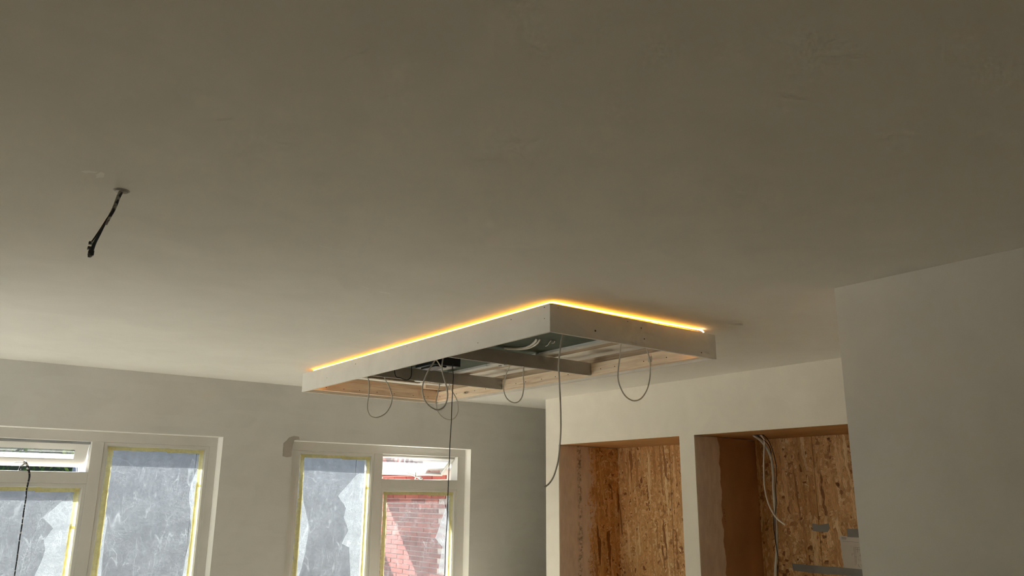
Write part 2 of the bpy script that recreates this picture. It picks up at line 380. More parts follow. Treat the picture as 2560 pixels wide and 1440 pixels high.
wall_back = struct(obj('wall_back', bm, M['wall_grey']))
bm = bmesh.new()      # outer leaf with its lower lintel
e = 0.02
for (a, b) in ((-2.8, W1[0] + e), (W1[1] - e, W2[0] + e), (W2[1] - e, 9.2)): box(bm, a, b, 8.402, YOUT, -0.1, 3.0)
for (a, b) in (W1, W2): box(bm, a + e, b - e, 8.402, YOUT, -0.1, WZ0 if a > 3 else 0.54); box(bm, a + e, b - e, 8.402, YOUT, 2.03, 3.0)
struct(obj('wall_outside', bm, M['outer']))
LW = (5.9, 7.9)      # unseen glazed doors added in the left wall to bring in side light
bm = bmesh.new(); box(bm, -2.75, -2.6, -2.4, LW[0], 0, CZ); box(bm, -2.75, -2.6, LW[1], YOUT, 0, CZ); box(bm, -2.75, -2.6, LW[0], LW[1], 2.15, CZ)
struct(obj('wall_left', bm, M['wall']))
bm = bmesh.new(); n_ = 3; st_ = (LW[1] - LW[0]) / n_
for k in range(n_ + 1): y_ = LW[0] + k * st_; box(bm, -2.72, -2.65, max(LW[0], y_ - 0.04), min(LW[1], y_ + 0.04), 0.0, 2.15)
box(bm, -2.72, -2.65, LW[0] + 0.04, LW[1] - 0.04, 0.0, 0.10); box(bm, -2.72, -2.65, LW[0] + 0.04, LW[1] - 0.04, 2.06, 2.15)
dr = struct(obj('added_door', bm, M['white_paint'], None, origin=(-2.7, 6.7, 0)))  # frame of the added light opening, out of view
for k in range(n_): obj('glass_pane', bx(-2.69, -2.685, LW[0] + k * st_ + 0.04, LW[0] + (k + 1) * st_ - 0.04, 0.10, 2.06), M['glass'], dr)
struct(obj('wall_rear', bx(-2.75, 4.048, -2.55, -2.4, 0, CZ), M['wall']))
struct(obj('wall_right', bx(4.048, 9.0, -2.55, 2.342, 0, CZ), M['wall']))
struct(obj('wall_end', bx(9.0, 9.15, 2.342, YOUT, 0, CZ), M['wall']))

# niche block on the right, with its board linings
NX = 6.152; ND = 7.11; NZ = 2.104
N1 = (5.348, 7.178); N2 = (3.33, 5.162)
bm = bmesh.new()
box(bm, NX, 7.30, 2.342, 7.411, NZ + 0.018, CZ)
box(bm, NX, 7.30, N1[1] + 0.018, 7.411, 0, NZ + 0.018)
box(bm, NX, 7.30, N2[1] + 0.018, N1[0] - 0.018, 0, NZ + 0.018)
box(bm, NX, 7.30, 2.342, N2[0] - 0.018, 0, NZ + 0.018)
for (a, b) in (N1, N2):    # plaster lips that end flush with the linings
    box(bm, NX, NX + 0.012, a - 0.018, b + 0.018, NZ, NZ + 0.018)
    box(bm, NX, NX + 0.012, a - 0.018, a, 0, NZ); box(bm, NX, NX + 0.012, b, b + 0.018, 0, NZ)
box(bm, 7.15, 7.30, N2[0] - 0.018, N1[1] + 0.018, 0, NZ + 0.018)
alcove = struct(obj('wall_alcove', bm, M['wall_warm']))
def lining(n, seam, mat_side):
    a, b = n
    obj('niche_top_board', bx(NX + 0.012, ND + 0.03, a - 0.015, b + 0.015, NZ, NZ + 0.016), M['oak_y'], alcove)
    bm = bmesh.new(); v = box(bm, NX + 0.012, ND, b, b + 0.015, 0.0, NZ)     # its top drops away from the soffit: a dark gap
    for q in v:
        if q.co.z > 1 and q.co.x > 7: q.co.z = NZ - 0.014
    obj('niche_side_board', bm, M[mat_side], alcove)
    obj('niche_side_board', bx(NX + 0.012, ND, a - 0.015, a, 0.0, NZ - 0.002), M['osb'], alcove)
    obj('strand_board', bx(ND, ND + 0.015, seam + 0.0025, b + 0.015, 0.0, NZ - 0.001), M['osb'], alcove)
    obj('strand_board', bx(ND, ND + 0.015, a - 0.015, seam - 0.0025, 0.0, NZ - 0.001), M['osb'], alcove)
lining(N1, 6.335, 'side_osb'); lining(N2, 4.505, 'side_mdf')

# bare plaster and filler marks: thin raised patches on ceiling and walls
def blob(pts, nrm, th, wob=0.006, seed=0):
    bm = bmesh.new(); P = []; n = len(pts)
    for i in range(n):
        a = Vector(pts[i]); b = Vector(pts[(i + 1) % n])
        for k in range(4):
            q = a.lerp(b, k / 4); d = noise.noise_vector(q * 25 + Vector((seed, 0, 0))) * wob
            d -= Vector(nrm) * d.dot(Vector(nrm)); P.append(q + d)
    N = Vector(nrm)
    bot = [bm.verts.new(p) for p in P]; top = [bm.verts.new(p + N * th) for p in P]
    bm.faces.new(top); bm.faces.new(bot[::-1])
    for i in range(len(P)): j = (i + 1) % len(P); bm.faces.new((bot[i], bot[j], top[j], top[i]))
    bmesh.ops.triangulate(bm, faces=bm.faces); return bm
obj('plaster_patch', blob([(3.245, WY, 1.905), (3.243, WY, 2.04), (3.30, WY, 2.10), (3.36, WY, 2.118), (3.412, WY, 2.116), (3.42, WY, 2.088), (3.358, WY, 2.078), (3.345, WY, 2.0), (3.338, WY, 1.905), (3.29, WY, 1.897)], (0, -1, 0), 0.0015), M['patch'], wall_back)['label'] = 'darker unpainted plaster patch'
for sd, pts in enumerate(([(0.385, 3.13), (0.40, 3.10), (0.43, 3.09), (0.425, 3.12), (0.40, 3.14)], [(0.43, 3.13), (0.45, 3.09), (0.462, 3.10), (0.45, 3.15), (0.436, 3.17)], [(0.40, 3.22), (0.412, 3.218), (0.41, 3.232), (0.40, 3.23)])):
    obj('filler_smear', blob([(x, y, CZ) for x, y in pts][::-1], (0, 0, -1), 0.0003, 0.014, sd), M['filler'], ceil)
for a, b, wd in (((1.448, 3.419), (1.520, 3.424), 0.0035), ((1.530, 3.421), (1.604, 3.425), 0.003), ((1.95, 3.97), (2.01, 4.0), 0.004), ((2.09, 4.02), (2.16, 4.02), 0.008), ((1.913, 3.571), (1.96, 3.556), 0.003)):
    a = Vector(a + (CZ,)); b = Vector(b + (CZ,)); d = (b - a).cross(Vector((0, 0, 1))).normalized() * wd
    obj('filler_streak', blob([a - d * 0.3, a + d, b + d * 0.4, b - d], (0, 0, -1), 0.0003, 0.004, 3), M['filler'], ceil)

# ------------------------------------------------------------ windows
FY0, FY1 = 8.312, 8.46; GY = 8.366
def window(name, W, cols, tall_right, WZ0):
    zs = WZ0 + 0.10
    x0, x1 = W[0] + 0.012, W[1] - 0.022
    root = bpy.data.objects.new(name, None); C.objects.link(root); root.location = ((x0 + x1) / 2, 8.36, WZ0); struct(root)
    root['label'] = 'left window, cut by the image edge, with a dark cord on its fanlight' if name == 'window_1' else 'right window next to the niche wall, its fanlight opened wide'
    (a0, a1), (b0, b1) = cols          # the two openings, left and right
    wp = M['white_paint']; bv = 0.003
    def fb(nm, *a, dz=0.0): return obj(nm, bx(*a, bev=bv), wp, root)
    fb('head_rail', x0, x1, FY0, FY1, 1.978, 2.070); fb('sill_rail', x0, x1, FY0, FY1, WZ0, zs)
    fb('stile', x0, a0, FY0, FY1, zs, 1.978); fb('stile', b1, x1, FY0, FY1, zs, 1.978)
    fb('mullion', a1, b0, FY0, FY1, zs, 1.978)
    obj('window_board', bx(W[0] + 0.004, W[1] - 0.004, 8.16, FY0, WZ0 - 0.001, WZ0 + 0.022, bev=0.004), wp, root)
    tall = (b0, b1) if tall_right else (a0, a1); low = (a0, a1) if tall_right else (b0, b1)
    fb('transom', low[0], low[1], FY0, FY1, 1.597, 1.701)
    for (p0, p1, q0, q1) in ((tall[0], tall[1], zs, 1.978), (low[0], low[1], zs, 1.597)):
        s = obj('casement', ring(p0 + 0.0015, p1 - 0.0015, q0 + 0.0015, q1 - 0.0015, 0.027, FY0 + 0.006, FY0 + 0.008, 8.45), wp, root)
        obj('glazing_bead', ring(p0 + 0.0275, p1 - 0.0275, q0 + 0.0275, q1 - 0.0275, 0.023, FY0 + 0.016, GY - 0.004, 8.445), wp, s)
        obj('glass_pane', bx(p0 + 0.048, p1 - 0.048, GY, GY + 0.004, q0 + 0.048, q1 - 0.048), M['glass'], s)
    bm = bmesh.new()      # splayed white lining of the right reveal and of the head
    X0, X1, Z1 = W[0] + 0.002, W[1] - 0.001, WZ1 - 0.001
    v = [bm.verts.new(p) for p in ((X1, 8.2215, WZ0 + 0.022), (X1, 8.40, WZ0 + 0.022), (x1 + 0.001, 8.40, WZ0 + 0.022), (x1 + 0.001, 8.311, WZ0 + 0.022), (X1, 8.2215, Z1), (X1, 8.40, Z1), (x1 + 0.001, 8.40, Z1), (x1 + 0.001, 8.311, Z1))]
    for f in ((0, 1, 2, 3), (7, 6, 5, 4), (0, 3, 7, 4), (1, 5, 6, 2), (0, 4, 5, 1), (3, 2, 6, 7)): bm.faces.new([v[i] for i in f])
    obj('reveal_lining', bm, M['bright_white'], root)
    bm = bmesh.new()
    v = [bm.verts.new(p) for p in ((X0, 8.2215, Z1), (X0, 8.311, Z1 - 0.005), (X0, 8.311, Z1), (x1, 8.2215, Z1), (x1, 8.311, Z1 - 0.005), (x1, 8.311, Z1))]
    for f in ((0, 1, 2), (3, 5, 4), (0, 3, 4, 1), (1, 4, 5, 2), (0, 2, 5, 3)): bm.faces.new([v[i] for i in f])
    obj('reveal_lining', bm, M['bright_white'], root)
    return root, tall, low
win1, tall1, low1 = window('window_1', W1, ((0.455, 1.449), (1.553, 2.516)), True, 0.54)
win2, tall2, low2 = window('window_2', W2, ((3.452, 4.367), (4.474, 5.500)), False, WZ0)

def fanlight(root, x0, x1, L, th, side, top, bot, glassmat, yh=8.372, zh=1.952):
    s_, c_ = math.sin(math.radians(th)), math.cos(math.radians(th))
    f = lambda x, s, t: (x, yh + s * s_ + t * c_, zh - s * c_ + t * s_)
    bm = bmesh.new()
    mapbox(f, x0, x1, 0, top, 0, 0.035, bm); mapbox(f, x0, x1, L - bot, L, 0, 0.035, bm)
    mapbox(f, x0, x0 + side, top, L - bot, 0, 0.035, bm); mapbox(f, x1 - side, x1, top, L - bot, 0, 0.035, bm)
    sash = obj('fanlight_sash', bm, M['white_paint'], root)
    obj('glass_pane', mapbox(f, x0 + side, x1 - side, top, L - bot, 0.018, 0.022), glassmat, sash)
    bm = bmesh.new(); g = 0.010
    mapbox(f, x0 + side, x1 - side, L - bot - g, L - bot, 0.002, 0.018, bm); mapbox(f, x0 + side, x0 + side + g, top, L - bot - g, 0.002, 0.018, bm)
    mapbox(f, x1 - side - g, x1 - side, top, L - bot - g, 0.002, 0.018, bm); mapbox(f, x0 + side, x1 - side, top, top + g, 0.002, 0.018, bm)
    obj('glazing_bead', bm, M['white_paint'], sash)
    return f
f1 = fanlight(win1, 0.465, 1.438, 0.238, 30.4, 0.095, 0.052, 0.075, M['glass_dusty'])
f2 = fanlight(win2, 4.486, 5.488, 0.33, 54.0, 0.016, 0.014, 0.016, M['glass_hazy'])
# outer head strips over the fanlights
obj('drip_strip', bx(0.455, 1.449, 8.385, 8.42, 1.955, 1.978), M['gutter_grey'], win1)
obj('drip_strip', bx(4.474, 5.500, 8.385, 8.42, 1.966, 1.978), M['white_paint'], win2)
# casement stay of window 1 (knob + arm) and of window 2 (bar, pin, knob)
hb = obj('stay_handle', tube([(0.865, 8.40, 1.772), (0.90, 8.395, 1.776), (0.935, 8.385, 1.772)], 0.0045), M['chrome'], win1, True)
obj('knob', tube([(0.946, 8.40, 1.785), (0.946, 8.36, 1.778), (0.946, 8.335, 1.772)], 0.010, 10), M['chrome'], win1, True)
obj('stay_pin', tube([(0.915, 8.33, 1.71), (0.905, 8.34, 1.735), (0.93, 8.345, 1.762)], 0.004), M['chrome'], win1, True)
bar = bmesh.new(); A = Vector((4.80, 8.62, 1.79)); 
tube([(4.825, 8.40, 1.783), (4.90, 8.385, 1.76), (4.985, 8.36, 1.724)], 0.009, 8, 4, bar, 0.6)
sb = obj('stay_bar', bar, M['white_paint'], win2, True)
obj('knob', tube([(4.985, 8.36, 1.724), (5.005, 8.35, 1.718), (5.025, 8.345, 1.712)], lambda t: 0.008 + 0.008 * math.sin(t * 3.1), 10), M['chrome'], win2, True)
obj('stay_pin', tube([(4.945, 8.375, 1.703), (4.947, 8.37, 1.74), (4.955, 8.38, 1.79)], 0.006), M['chrome'], win2, True)
obj('stay_hook', tube([(4.955, 8.38, 1.79), (4.94, 8.41, 1.80), (4.918, 8.46, 1.785), (4.93, 8.52, 1.776)], 0.0045), M['chrome'], win2, True)

# protective film taped over each pane
def sheet(x0, x1, z0, z1, y, nx, nz, amp, seed):
    bm = bmesh.new(); g = []
    for j in range(nz + 1):
        row = []
        for i in range(nx + 1):
            x = x0 + (x1 - x0) * i / nx; z = z0 + (z1 - z0) * j / nz
            q = Vector((x * 6, seed, z * 5)); d = noise.noise(q * 0.5) * amp + noise.noise(Vector((x * 3 - z * 2.2, seed + 4, z * 1.3))) * amp * 1.3
            ed = min(i, nx - i, j, nz - j); d *= min(1, ed / 3)
            row.append(bm.verts.new((x, y + d, z)))
        g.append(row)
    for j in range(nz):
        for i in range(nx): bm.faces.new((g[j][i], g[j][i + 1], g[j + 1][i + 1], g[j + 1][i]))
    return bm
def flap(pts, y, seed, amp=0.008):
    bm = bmesh.new()
    P = []; n = len(pts)
    for i in range(n):
        a = Vector((pts[i][0], 0, pts[i][1])); b = Vector((pts[(i + 1) % n][0], 0, pts[(i + 1) % n][1])); k = max(1, int((b - a).length / 0.05))
        for q in range(k):
            p = a.lerp(b, q / k); p += Vector((noise.noise(p * 30 + Vector((seed, 0, 0))), 0, noise.noise(p * 30 + Vector((0, seed, 5))))) * 0.006; P.append(p)
    vs_ = [bm.verts.new(p) for p in P]
    es = [bm.edges.new((vs_[i], vs_[(i + 1) % len(vs_)])) for i in range(len(vs_))]
    bmesh.ops.triangle_fill(bm, edges=es, use_beauty=True)
    bmesh.ops.subdivide_edges(bm, edges=bm.edges[:], cuts=3, use_grid_fill=True)
    for v in bm.verts:
        q = v.co; f = abs(noise.noise(Vector((q.x * 16 + q.z * 3, seed, q.z * 4)))) + 0.5 * abs(noise.noise(Vector((q.x * 30 - q.z * 12, seed + 3, q.z * 12))))
        v.co.y = y - f * amp
    return bm
def tape_strip(p, q, wd, y, seed, jag=0.004):
    """ribbon of paper tape from p to q (x, z), slightly wavy and torn at its edges"""
    bm = bmesh.new(); a = Vector((p[0], 0, p[1])); b = Vector((q[0], 0, q[1])); d = (b - a); L = d.length; d.normalize(); s = Vector((d.z, 0, -d.x))
    n = max(4, int(L / 0.03)); F = []; B = []
    for i in range(n + 1):
        c = a + d * L * i / n; wv = 0.003 * noise.noise(Vector((i * 0.5, seed, 0)))
        w0 = wd / 2 + jag * noise.noise(Vector((i * 0.9, seed, 3))); w1 = wd / 2 + jag * noise.noise(Vector((i * 0.9, seed, 7)))
        yy = y + 0.0025 * noise.noise(Vector((i * 0.7, seed, 11)))
        F.append((bm.verts.new(c + s * (w0 + wv) + Vector((0, yy, 0))), bm.verts.new(c - s * (w1 - wv) + Vector((0, yy - 0.002 * abs(noise.noise(Vector((i * .4, seed, 1)))), 0)))))
    for i in range(n): bm.faces.new((F[i][0], F[i][1], F[i + 1][1], F[i + 1][0]))
    return bm
def filmset(label, pane, z0, z1, seed, flaps, root_z):
    x0, x1 = pane[0] + 0.052, pane[1] - 0.058; zb, zt = z0 + 0.05, z1 - 0.052
    t = thing('masking_film', label, 'plastic film', ((x0 + x1) / 2, 8.352, zb))
    obj('film_sheet', sheet(x0, x1, zb, zt, 8.350, 34, 60, 0.0045, seed), M['film'], t, True)
    for k, fl in enumerate(flaps): obj('film_fold', flap(fl, 8.343, seed + k * 3.3), M['film_fold'], t, True)
    yt = 8.334
    for k, (p, q, wd, dy) in enumerate((((x0 + 0.012, zb), (x0 + 0.014, (zb + zt) / 2 + 0.23), 0.052, 0), ((x0 + 0.016, (zb + zt) / 2 + 0.21), (x0 + 0.012, zt + 0.01), 0.046, 0.002),
            ((x0 + 0.026, zb), (x0 + 0.024, zt - 0.2), 0.020, -0.002),
            ((x1 - 0.008, zb), (x1 - 0.008, zt - 0.32), 0.046, 0.0), ((x1 - 0.005, zt - 0.34), (x1 - 0.009, zt + 0.01), 0.042, 0.002), ((x1 - 0.022, zb), (x1 - 0.020, zt - 0.3), 0.018, -0.002),
            ((x0 - 0.01, zt - 0.004), (x1 - 0.3, zt + 0.000), 0.032, 0.001), ((x1 - 0.34, zt - 0.008), (x1 + 0.012, zt - 0.004), 0.036, -0.001), ((x0 - 0.01, zb), (x1 + 0.01, zb), 0.036, 0.0))):
        obj('tape_strip', tape_strip(p, q, wd, yt + dy, seed + k), M['tape'], t)
    return t
filmset('taped plastic film over the wide lower left pane under the open fanlight', low1, 0.64, 1.597, 1.7,
    [[(1.392, 1.525), (1.34, 1.515), (1.144, 1.301), (1.239, 1.21), (1.211, 1.164), (1.18, 1.108), (1.199, 1.033), (1.194, 0.977), (1.148, 0.813), (1.10, 0.66), (1.36, 0.66), (1.362, 1.028), (1.378, 1.314)]], 0)
filmset('taped plastic film over the tall pane of the left window', tall1, 0.64, 1.978, 5.1,
    [[(2.452, 1.905), (2.424, 1.753), (2.384, 1.623), (2.378, 1.527), (2.376, 1.454), (2.405, 1.38), (2.407, 1.307), (2.429, 1.202), (2.425, 1.047), (2.406, 0.935), (2.39, 0.70), (2.447, 0.70), (2.458, 1.098), (2.456, 1.518)],
     [(1.615, 1.45), (1.635, 1.312), (1.648, 1.117), (1.632, 0.972), (1.636, 0.791), (1.625, 0.67), (1.685, 0.67), (1.665, 1.068), (1.672, 1.263)]], 0)
filmset('taped plastic film with a large torn fold over the tall pane of the right window', tall2, 0.52, 1.978, 9.4,
    [[(4.302, 1.80), (4.168, 1.74), (3.959, 1.509), (4.063, 1.375), (4.044, 1.286), (4.104, 1.141), (4.037, 1.01), (4.128, 0.963), (4.16, 0.667), (4.299, 0.661), (4.296, 1.148)],
     [(3.512, 1.72), (3.54, 1.60), (3.567, 1.441), (3.63, 1.246), (3.641, 1.106), (3.616, 0.893), (3.573, 0.68), (3.512, 0.68), (3.510, 1.161)]], 0)
filmset('taped plastic film over the pinkish lower right pane below the white stay', low2, 0.52, 1.597, 14.2,
    [[(5.432, 1.505), (5.358, 1.373), (5.277, 1.156), (5.23, 1.038), (5.329, 0.94), (5.282, 0.65), (5.42, 0.65), (5.436, 1.13)]], 0)
# hanging cord from the stay of window 1
t = thing('stay_cord', 'black plaster-splashed cord hanging from the open fanlight of the left window', 'cord', (0.98, 8.27, 0.55))
obj('cord', tube([(0.929, 8.318, 1.773), (0.946, 8.30, 1.762), (0.966, 8.28, 1.722), (0.982, 8.27, 1.656), (0.980, 8.27, 1.599), (0.977, 8.27, 1.542), (0.982, 8.27, 1.467), (0.981, 8.27, 1.383), (0.984, 8.27, 1.226), (0.983, 8.27, 1.134), (0.985, 8.27, 1.043), (0.987, 8.27, 0.935), (0.988, 8.27, 0.827), (0.99, 8.26, 0.56)], lambda t: 0.0105 - 0.005 * min(1, t * 2.2), 8), M['cord_splash'], t, True)
obj('tied_end', tube([(0.90, 8.33, 1.700), (0.905, 8.312, 1.722), (0.925, 8.305, 1.752), (0.95, 8.30, 1.772)], 0.007, 8), M['cord_splash'], t, True)
obj('tied_end', tube([(0.965, 8.31, 1.702), (0.957, 8.30, 1.73), (0.945, 8.30, 1.768)], 0.006, 8), M['cord_splash'], t, True)

# ------------------------------------------------------------ suspended lighting frame
BX0, BX1, BY0, BY1, BZ0, BZ1 = 2.957, 4.475, 3.520, 7.146, 2.448, 2.621
FR = thing('ceiling_frame', 'large white timber light box frame hung below the ceiling, open at its underside', 'ceiling frame', (3.716, 5.333, BZ0))
TH = 0.018
fa = obj('fascia_board', bx(BX0, BX0 + TH, BY0 + 0.0008, BY1, BZ0, BZ1, bev=0.0012), M['fascia'], FR)
fb_ = obj('fascia_board', bx(BX0 + 0.0008, BX1, BY0 - 0.0008, BY0 + TH, BZ0, BZ1, bev=0.0012), M['fascia'], FR)
obj('fascia_board', bx(BX0 + TH, BX1 - TH, BY1 - TH, BY1, BZ0, BZ1, bev=0.0012), M['fascia'], FR)
obj('fascia_board', bx(BX1 - TH, BX1, BY0 + TH, BY1, BZ0, BZ1, bev=0.0012), M['fascia'], FR)
PX = 4.410; PY = 7.080; PZ0, PZ1 = 2.468, 2.564
pdc = obj('pine_batten', bx(PX, BX1 - TH, BY0 + TH, BY1 - TH, PZ0, PZ1, bev=0.003), M['pine_y'], FR)
pbc = obj('pine_batten', bx(BX0 + TH, PX, PY, BY1 - TH, PZ0 + 0.006, PZ1 + 0.008, bev=0.003), M['pine_x'], FR)
obj('pine_batten', bx(BX0 + TH, BX0 + TH + 0.044, BY0 + TH, PY, PZ0 + 0.006, PZ1, bev=0.003), M['pine_y'], FR)
obj('pine_batten', bx(BX0 + TH + 0.044, PX, BY0 + TH, BY0 + TH + 0.044, PZ0 + 0.006, PZ1, bev=0.003), M['pine_x'], FR)
# upper ledgers, set back from the pine
obj('upper_ledger', bx(PX + 0.022, BX1 - TH, BY0 + TH, BY1 - TH, PZ1 + 0.001, 2.612), M['timber_grey'], FR)
obj('upper_ledger', bx(BX0 + TH, PX + 0.022, PY + 0.024, BY1 - TH, PZ1 + 0.009, 2.612), M['pine_x'], FR)
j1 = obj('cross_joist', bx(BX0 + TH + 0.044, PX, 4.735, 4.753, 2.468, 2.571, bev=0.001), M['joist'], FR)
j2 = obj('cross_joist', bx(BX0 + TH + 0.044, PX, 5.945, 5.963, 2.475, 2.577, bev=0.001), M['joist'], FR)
obj('ledger_block', bx(4.20, PX + 0.022, 6.97, 7.02, 2.575, 2.612), M['pine_x'], FR)
# ceiling fixing rim that carries the box and hides the inside from the light strip
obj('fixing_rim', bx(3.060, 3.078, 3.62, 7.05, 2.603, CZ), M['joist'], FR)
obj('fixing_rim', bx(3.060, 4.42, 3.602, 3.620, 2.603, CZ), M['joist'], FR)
obj('green_panel', bx(BX0 + TH + 0.001, 3.872, BY0 + TH + 0.001, 6.64, 2.590, 2.602), M['green'], FR)
obj('metal_rail', bx(3.850, 3.868, 3.60, 4.72, 2.570, 2.589), M['metal'], FR)
obj('metal_rail', bx(3.848, 3.866, 4.76, 5.41, 2.570, 2.589), M['metal'], FR)
obj('metal_rail', bx(3.850, 3.868, 5.42, 6.60, 2.570, 2.589), M['metal'], FR)
obj('timber_beam', bx(3.885, 3.935, 3.56, 6.64, 2.574, 2.640), M['metal'], FR)['label'] = 'galvanised channel'
obj('timber_beam', bx(3.945, 4.035, 3.56, 6.70, 2.578, 2.640), M['timber_grey'], FR)
obj('timber_beam', bx(BX0 + TH + 0.044, 3.944, 6.645, 6.70, 2.566, 2.640), M['timber_grey'], FR)
pl = bmesh.new(); box(pl, 3.815, 3.955, 5.205, 5.33, 2.566, 2.569)
pl = obj('fixing_plate', pl, M['metal'], FR)
for cx, cy_ in ((3.905, 5.295), (3.915, 5.235)):
    b = bmesh.new(); bmesh.ops.create_cone(b, cap_ends=True, segments=14, radius1=0.016, radius2=0.016, depth=0.002, matrix=Matrix.Translation((cx, cy_, 2.565)))
    obj('hole', b, M['black'], pl)
# screws
sm = bpy.data.meshes.new('screw'); b = bmesh.new(); bmesh.ops.create_cone(b, cap_ends=True, segments=8, radius1=0.0042, radius2=0.0042, depth=0.0016); b.to_mesh(sm); b.free(); sm.materials.append(M['screw'])
def screw(par, p, ax, sc=1.0):
    o = bpy.data.objects.new('screw', sm); C.objects.link(o); o.parent = par; o.location = Vector(p) - root_loc(par)
    o.rotation_euler = (math.pi / 2, 0, 0) if ax == 'y' else (0, math.pi / 2, 0); o.scale = (sc, sc, 1)
for x, z, s in ((3.321, 2.50, 1.3), (3.605, 2.598, 0.8), (3.727, 2.572, 1), (3.753, 2.503, 1), (4.316, 2.477, 1), (3.02, 2.60, 0.6)): screw(fb_, (x, BY0 - 0.0012, z), 'y', s)
for y, z, s in ((4.26, 2.49, 0.7), (3.899, 2.585, 0.8), (3.571, 2.604, 0.8), (3.571, 2.536, 0.6), (6.05, 2.575, 0.9), (5.2, 2.6, 0.6), (6.6, 2.52, 0.6)): screw(fa, (BX0 - 0.0006, y, z), 'x', s)
for y in (3.92, 4.149, 4.46, 4.619, 5.016, 5.181, 5.367, 5.593, 5.735, 6.21, 6.393, 6.565, 6.718, 7.025): screw(pdc, (PX - 0.0006, y, 2.508), 'x', 1.0)
for x in (3.17, 3.353, 3.519, 3.709, 3.904, 4.123, 4.256, 4.298): screw(pbc, (x, PY - 0.0006, 2.502), 'y', 1.0)
bh = obj('bracket_clip', bx(PX - 0.004, PX, 4.065, 4.10, 2.495, 2.535), M['connector'], FR)

# LED strip on the ceiling above the frame edges
T = thing('led_strip', 'glowing orange light strip between the ceiling and the hung frame', 'light strip', (3.02, 3.56, 2.64))
obj('strip', tube([(3.018, 7.04, 2.6445), (3.018, 5.3, 2.6445), (3.016, 3.585, 2.6445), (3.026, 3.570, 2.6445), (3.5, 3.562, 2.6445), (4.0, 3.55, 2.6445), (4.33, 3.540, 2.6445)], 0.0042, 6, 1), M['led'], T)
obj('strip_end', tube([(4.33, 3.540, 2.6445), (4.352, 3.532, 2.638), (4.362, 3.527, 2.626)], 0.0046, 6, 3), M['led_end'], T)

# power supply and the cables inside the frame
T = thing('power_supply', 'black box power supply fixed up inside the frame', 'power supply', (3.40, 5.42, 2.50))
obj('case', bx(3.27, 3.52, 5.31, 5.60, 2.515, 2.589, bev=0.004), M['black'], T)
obj('cover', bx(3.30, 3.40, 5.33, 5.56, 2.502, 2.516, bev=0.003), M['black'], T)
obj('label_plate', bx(3.415, 3.50, 5.35, 5.52, 2.5135, 2.5148), M['joist'], T)
obj('lead', tube([(3.262, 5.30, 2.560), (3.285, 5.30, 2.545), (3.31, 5.30, 2.518), (3.335, 5.32, 2.506), (3.40, 5.36, 2.503)], 0.005), M['cable_white'], T, True)
def cable(name, label, pts, r, mat, cat='cable', group=None):
    p = Vector(pts[0]); o = obj(name, tube(pts, r, 10, 5), M[mat], None, True, origin=tuple(p)); return tag(o, label, cat, group)
G = 'grey cable loops hanging out of the frame'
cable('cable_loop', 'grey cable loop hanging at the far left of the frame, behind the left joist', [(3.24, 6.45, 2.59), (3.264, 6.45, 2.553), (3.289, 6.45, 2.515), (3.298, 6.45, 2.462), (3.3, 6.45, 2.408), (3.296, 6.45, 2.354), (3.29, 6.45, 2.292), (3.298, 6.45, 2.239), (3.327, 6.45, 2.201), (3.373, 6.45, 2.186), (3.427, 6.45, 2.199), (3.486, 6.45, 2.239), (3.523, 6.45, 2.3), (3.536, 6.45, 2.355), (3.525, 6.45, 2.418), (3.499, 6.45, 2.475), (3.466, 6.45, 2.522), (3.43, 6.45, 2.59)], 0.0050, 'cable_grey', group=G)
cable('cable_loop', 'thick grey cable loop hanging in front of the black power supply', [(3.30, 5.29, 2.59), (3.279, 5.29, 2.562), (3.249, 5.29, 2.515), (3.21, 5.29, 2.456), (3.177, 5.29, 2.386), (3.161, 5.29, 2.33), (3.164, 5.29, 2.269), (3.188, 5.29, 2.217), (3.23, 5.29, 2.178), (3.276, 5.29, 2.16), (3.313, 5.29, 2.157), (3.353, 5.29, 2.179), (3.38, 5.29, 2.22), (3.39, 5.29, 2.272), (3.383, 5.29, 2.326), (3.365, 5.29, 2.38), (3.339, 5.29, 2.449), (3.33, 5.29, 2.503), (3.342, 5.29, 2.59)], 0.0062, 'cable_grey', group=G)
cable('cable_loop', 'lowest grey cable loop, hanging behind the far corner of the pine batten', [(4.00, 6.3, 2.65), (3.955, 6.3, 2.57), (3.943, 6.3, 2.503), (3.929, 6.3, 2.437), (3.915, 6.3, 2.371), (3.921, 6.3, 2.298), (3.944, 6.3, 2.254), (3.995, 6.3, 2.216), (4.061, 6.3, 2.199), (4.116, 6.3, 2.214), (4.149, 6.3, 2.254), (4.161, 6.3, 2.301), (4.151, 6.3, 2.366), (4.127, 6.3, 2.416), (4.086, 6.3, 2.469), (4.055, 6.3, 2.531), (4.06, 6.3, 2.65)], 0.0052, 'cable_grey', group=G)
cable('cable_loop', 'grey cable loop hanging from the metal plate between the two cross joists', [(4.16, 5.47, 2.65), (4.185, 5.55, 2.60), (4.168, 5.55, 2.568), (4.144, 5.55, 2.496), (4.131, 5.55, 2.433), (4.14, 5.55, 2.382), (4.165, 5.55, 2.34), (4.209, 5.55, 2.313), (4.258, 5.55, 2.306), (4.303, 5.55, 2.323), (4.336, 5.55, 2.363), (4.35, 5.55, 2.417), (4.355, 5.55, 2.48), (4.349, 5.55, 2.55), (4.34, 5.53, 2.65)], 0.0052, 'cable_grey', group=G)
